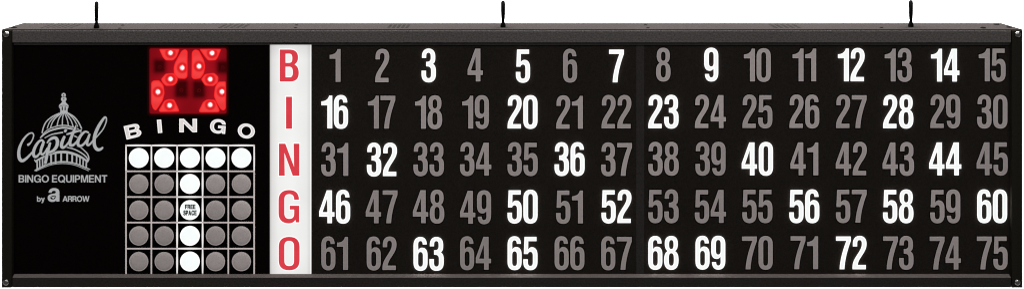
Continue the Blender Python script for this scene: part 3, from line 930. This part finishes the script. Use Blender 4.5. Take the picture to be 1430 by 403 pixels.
def zz(pts):
    """From the 3.84x enlargement of the window to photo pixels."""
    return [(200 + x / 3.84, 60 + y / 3.84) for x, y in pts]


def soft_corner(pts, r=2.0, n=3):
    out = []
    m = len(pts)
    for i in range(m):
        a, b, c = Vector(pts[i - 1]), Vector(pts[i]), Vector(pts[(i + 1) % m])
        d0 = min(r, (a - b).length * 0.45)
        d1 = min(r, (c - b).length * 0.45)
        p0 = b + (a - b).normalized() * d0
        p1 = b + (c - b).normalized() * d1
        for k in range(n + 1):
            t = k / n
            out.append(tuple(p0 * (1 - t)**2 + b * 2 * t * (1 - t) + p1 * t * t))
    return out


CELLS = [
    ([(84, 31), (197, 31), (182, 72), (163, 94), (120, 94), (103, 74)], (147, 52), 14.5),
    ([(206, 40), (226, 31), (239, 42), (239, 180), (226, 193), (186, 190), (163, 165), (163, 128), (170, 104)], (210, 132), 0),
    ([(260, 48), (275, 33), (298, 37), (328, 92), (334, 128), (326, 165), (308, 190), (272, 195), (258, 184)], (300, 124), 0),
    ([(300, 31), (420, 31), (402, 76), (390, 93), (348, 95), (330, 74)], (370, 53), 0),
    ([(94, 193), (120, 163), (164, 159), (188, 190), (181, 214), (164, 229), (121, 231), (102, 212)], (147, 192), 0),
    ([(309, 194), (330, 165), (380, 158), (405, 180), (402, 212), (378, 232), (332, 229)], (360, 193), 0),
    ([(42, 212), (52, 200), (86, 198), (110, 224), (116, 268), (106, 308), (86, 338), (68, 364), (52, 352), (42, 322)], (80, 261), 0),
    ([(444, 204), (402, 206), (384, 235), (378, 284), (392, 318), (414, 354), (430, 364), (444, 352)], (423, 260), 0),
    ([(82, 360), (114, 306), (136, 299), (166, 300), (188, 345), (196, 368), (88, 370)], (142, 333), 0),
    ([(297, 364), (320, 315), (342, 301), (386, 303), (402, 340), (412, 362), (404, 371), (304, 372)], (360, 330), 0),
]
LEDS = [zz([c[1]])[0] for c in CELLS]
SOCKETS = [zz([(x0 + 6, y0 + 6), (x1 - 6, y1 - 6)]) for x0, y0, x1, y1 in ((66, 98, 110, 150), (180, 208, 230, 282), (276, 212, 322, 284), (406, 106, 446, 152))]


def set_glow(o, cols):
    at = o.data.color_attributes.new('glow', 'FLOAT_COLOR', 'POINT')
    for d, c in zip(at.data, cols):
        d.color = (*c, 1.0)


def back_glow(x, y):  # LED glow and dark around sockets and edges put into vertex colours
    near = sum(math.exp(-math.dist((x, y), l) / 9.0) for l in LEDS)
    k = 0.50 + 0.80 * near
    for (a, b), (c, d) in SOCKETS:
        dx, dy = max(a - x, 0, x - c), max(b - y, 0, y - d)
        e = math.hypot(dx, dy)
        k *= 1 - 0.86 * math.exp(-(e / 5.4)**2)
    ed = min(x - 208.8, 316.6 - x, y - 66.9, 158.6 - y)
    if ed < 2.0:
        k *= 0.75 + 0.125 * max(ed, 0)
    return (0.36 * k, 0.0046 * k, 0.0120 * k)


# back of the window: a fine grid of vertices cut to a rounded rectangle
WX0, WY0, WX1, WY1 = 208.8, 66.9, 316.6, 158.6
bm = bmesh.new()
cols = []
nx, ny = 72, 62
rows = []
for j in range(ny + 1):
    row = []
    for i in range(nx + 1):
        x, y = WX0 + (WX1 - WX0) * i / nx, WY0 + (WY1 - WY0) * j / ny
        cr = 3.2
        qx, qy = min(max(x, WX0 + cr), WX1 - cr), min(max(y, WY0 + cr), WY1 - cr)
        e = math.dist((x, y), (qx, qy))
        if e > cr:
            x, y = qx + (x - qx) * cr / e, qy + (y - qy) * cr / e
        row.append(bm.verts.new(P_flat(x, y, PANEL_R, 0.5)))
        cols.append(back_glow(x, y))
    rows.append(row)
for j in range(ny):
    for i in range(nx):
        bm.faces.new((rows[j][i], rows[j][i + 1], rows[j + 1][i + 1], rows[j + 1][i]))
# faint red light spill on the film, painted as a glowing ring
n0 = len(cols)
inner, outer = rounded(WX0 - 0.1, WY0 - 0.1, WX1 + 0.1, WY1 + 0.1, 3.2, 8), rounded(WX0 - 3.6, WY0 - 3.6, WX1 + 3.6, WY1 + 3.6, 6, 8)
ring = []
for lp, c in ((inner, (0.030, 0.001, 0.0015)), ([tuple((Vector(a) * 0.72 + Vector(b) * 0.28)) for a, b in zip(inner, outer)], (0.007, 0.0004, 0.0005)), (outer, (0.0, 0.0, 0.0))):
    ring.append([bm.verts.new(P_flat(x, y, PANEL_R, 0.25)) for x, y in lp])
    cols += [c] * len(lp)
for a, b in zip(ring, ring[1:]):
    for i in range(len(a)):
        j = (i + 1) % len(a)
        bm.faces.new((a[i], a[j], b[j], b[i]))
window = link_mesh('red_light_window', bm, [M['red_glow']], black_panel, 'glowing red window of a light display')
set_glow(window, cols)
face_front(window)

for (a, b), (c, d) in SOCKETS:
    bm = bmesh.new()
    cx, cy = (a + c) / 2, b + (d - b) * 0.6
    lay(bm, [[circle(cx, cy, 2.6, 20), circle(cx, cy, 1.9, 16)]], R0 - 0.6, 0.12, 0)
    lay(bm, [[circle(cx - 0.5, cy - 0.5, 0.6, 10)]], R0 - 0.6, 0.2, 0)
    link_mesh('unlit_socket', bm, [M['red_dim']], window)


def cell_glow(d, edge):
    """Shine of a reflector `d` pixels from its lamp and `edge` pixels from its rim."""
    def mixc(a, b, t):
        t = min(max(t, 0.0), 1.0)
        t = t * t * (3 - 2 * t)
        return tuple(p + (q - p) * t for p, q in zip(a, b))
    c = mixc((1.5, 0.55, 0.55), (0.80, 0.018, 0.022), (d - 2.3) / 1.7)
    c = mixc(c, (0.70, 0.012, 0.016), (d - 4.0) / 1.5)
    c = mixc(c, (0.90, 0.055, 0.055), (d - 6.0) / 3.0)
    c = mixc(c, (0.80, 0.040, 0.042), (d - 11) / 8.0)
    c = mixc((0.62, 0.009, 0.012), mixc((1.05, 0.024, 0.024), c, (edge - 1.0) / 1.6), edge / 1.1)
    return c


def edge_dist(p, loop):
    best = 1e9
    P0 = Vector(p)
    for i in range(len(loop)):
        a, b = Vector(loop[i]), Vector(loop[(i + 1) % len(loop)])
        ab = b - a
        t = min(max((P0 - a).dot(ab) / max(ab.length_squared, 1e-9), 0), 1)
        best = min(best, (P0 - (a + ab * t)).length)
    return best


for poly, led, _ in CELLS:
    q = soft_corner(zz(poly), 2.4)
    dense = []
    for i in range(len(q)):
        a, b = Vector(q[i]), Vector(q[(i + 1) % len(q)])
        m = max(1, int((b - a).length / 0.9))
        dense += [tuple(a.lerp(b, t / m)) for t in range(m)]
    lx, ly = zz([led])[0]
    bm = bmesh.new()
    cols, rings = [], []
    steps = [0.05, 0.12, 0.2, 0.28, 0.36, 0.44, 0.52, 0.6, 0.68, 0.75, 0.81, 0.86, 0.9, 0.94, 0.97, 1.0]
    for t in steps:
        ring = []
        for x, y in dense:
            px, py = lx + (x - lx) * t, ly + (y - ly) * t
            e = edge_dist((px, py), q)
            ring.append(bm.verts.new(P_flat(px, py, R0 - 0.5, 0.25 + 0.5 * min(e / 2.0, 1.0))))
            cols.append(cell_glow(math.dist((px, py), (lx, ly)), e))
        rings.append(ring)
    for a, b in zip(rings, rings[1:]):
        for i in range(len(a)):
            j = (i + 1) % len(a)
            bm.faces.new((a[i], a[j], b[j], b[i]))
    cell = link_mesh('reflector', bm, [M['red_glow']], window, 'lit red reflector', smooth=True)
    set_glow(cell, cols)
    face_front(cell)
    bm = bmesh.new()
    rings = []
    for sc_, h in ((1, 0.0), (0.8, 0.7), (0.45, 1.1)):
        rings.append([bm.verts.new(P_flat(lx + 2.2 * sc_ * math.cos(2 * math.pi * i / 24), ly + 2.4 * sc_ * math.sin(2 * math.pi * i / 24), R0 - 1.3, h)) for i in range(24)])
    for a, b in zip(rings, rings[1:]):
        for i in range(24):
            bm.faces.new((a[i], a[(i + 1) % 24], b[(i + 1) % 24], b[i]))
    bm.faces.new(rings[-1])
    link_mesh('led', bm, M['led'], window)

# ------------------------------------------------------------------ backdrop
bm = bmesh.new()
YB = 2.2
prof = [(YB, 7.0), (YB, -1.2)]
a = 0.9
for i in range(1, 9):
    t = math.pi / 2 * i / 8
    prof.append((YB - a * (1 - math.cos(t)), -1.2 - a * math.sin(t)))
prof.append((-0.2, -2.1))
va = [bm.verts.new((-9, y, z)) for y, z in prof]
vb = [bm.verts.new((9, y, z)) for y, z in prof]
for i in range(len(prof) - 1):
    f = bm.faces.new((va[i], vb[i], vb[i + 1], va[i + 1]))
    f.smooth = True
bd = link_mesh('backdrop', bm, M['backdrop'])
bd['kind'] = 'structure'
bd['label'] = 'plain white seamless studio backdrop behind the board'

# ------------------------------------------------------------------ light
world = bpy.data.worlds.new('World')
scene.world = world
world.use_nodes = True
bg = world.node_tree.nodes['Background']
bg.inputs['Color'].default_value = (1.0, 0.985, 0.97, 1)
bg.inputs['Strength'].default_value = 0.22


def area_light(name, loc, target, sx, sy, power, col=(1, 1, 1)):
    l = bpy.data.lights.new(name, 'AREA')
    l.shape = 'RECTANGLE'
    l.size, l.size_y = sx, sy
    l.energy = power
    l.color = col
    o = bpy.data.objects.new(name, l)
    COL.objects.link(o)
    o.location = loc
    d = Vector(target) - Vector(loc)
    o.rotation_euler = d.to_track_quat('-Z', 'Y').to_euler()
    return o


area_light('front_softbox', (0.0, -2.9, ZC + 2.3), (0, 0, ZC), 3.2, 1.2, 45, (1, 0.985, 0.97))
area_light('top_softbox', (-0.1, 0.0, ZC + 1.7), (-0.1, 0.05, ZC), 2.6, 0.5, 22, (1, 0.97, 0.96))
area_light('backdrop_light', (-1.8, 0.9, ZC + 3.0), (-1.6, YB, ZC + 0.3), 3.0, 0.5, 620)
area_light('backdrop_light', (1.8, 0.9, ZC + 3.0), (1.6, YB, ZC + 0.3), 3.0, 0.5, 620)

# two small studio heads: the pin-sharp glints on the screw heads
for sx in (-1, 1):
    area_light('studio_head', (sx * 1.5, -2.0, ZC + 1.9), (sx * 0.6, 0, ZC), 1.0, 1.0, 26)

# ------------------------------------------------------------------ camera
cam = bpy.data.cameras.new('Camera')
cam.sensor_fit = 'HORIZONTAL'
cam.sensor_width = 36.0
cam.lens = 36.0 * DPX / 1430.0
cam.shift_y = -(201.5 - HORIZON) * VS / 1430.0
cam.clip_start = 0.05
cam.clip_end = 200
co = bpy.data.objects.new('Camera', cam)
COL.objects.link(co)
co.location = (0, -D, CAMZ)
co.rotation_euler = (math.radians(90), 0, 0)
scene.camera = co

scene.view_settings.view_transform = 'Standard'
scene.view_settings.look = 'None'
scene.view_settings.exposure = 0
scene.view_settings.gamma = 1
scene.render.film_transparent = False
scene.cycles.use_denoising = True
scene.cycles.max_bounces = 6
scene.cycles.pixel_filter_type = 'BLACKMAN_HARRIS'
scene.cycles.filter_width = 1.15
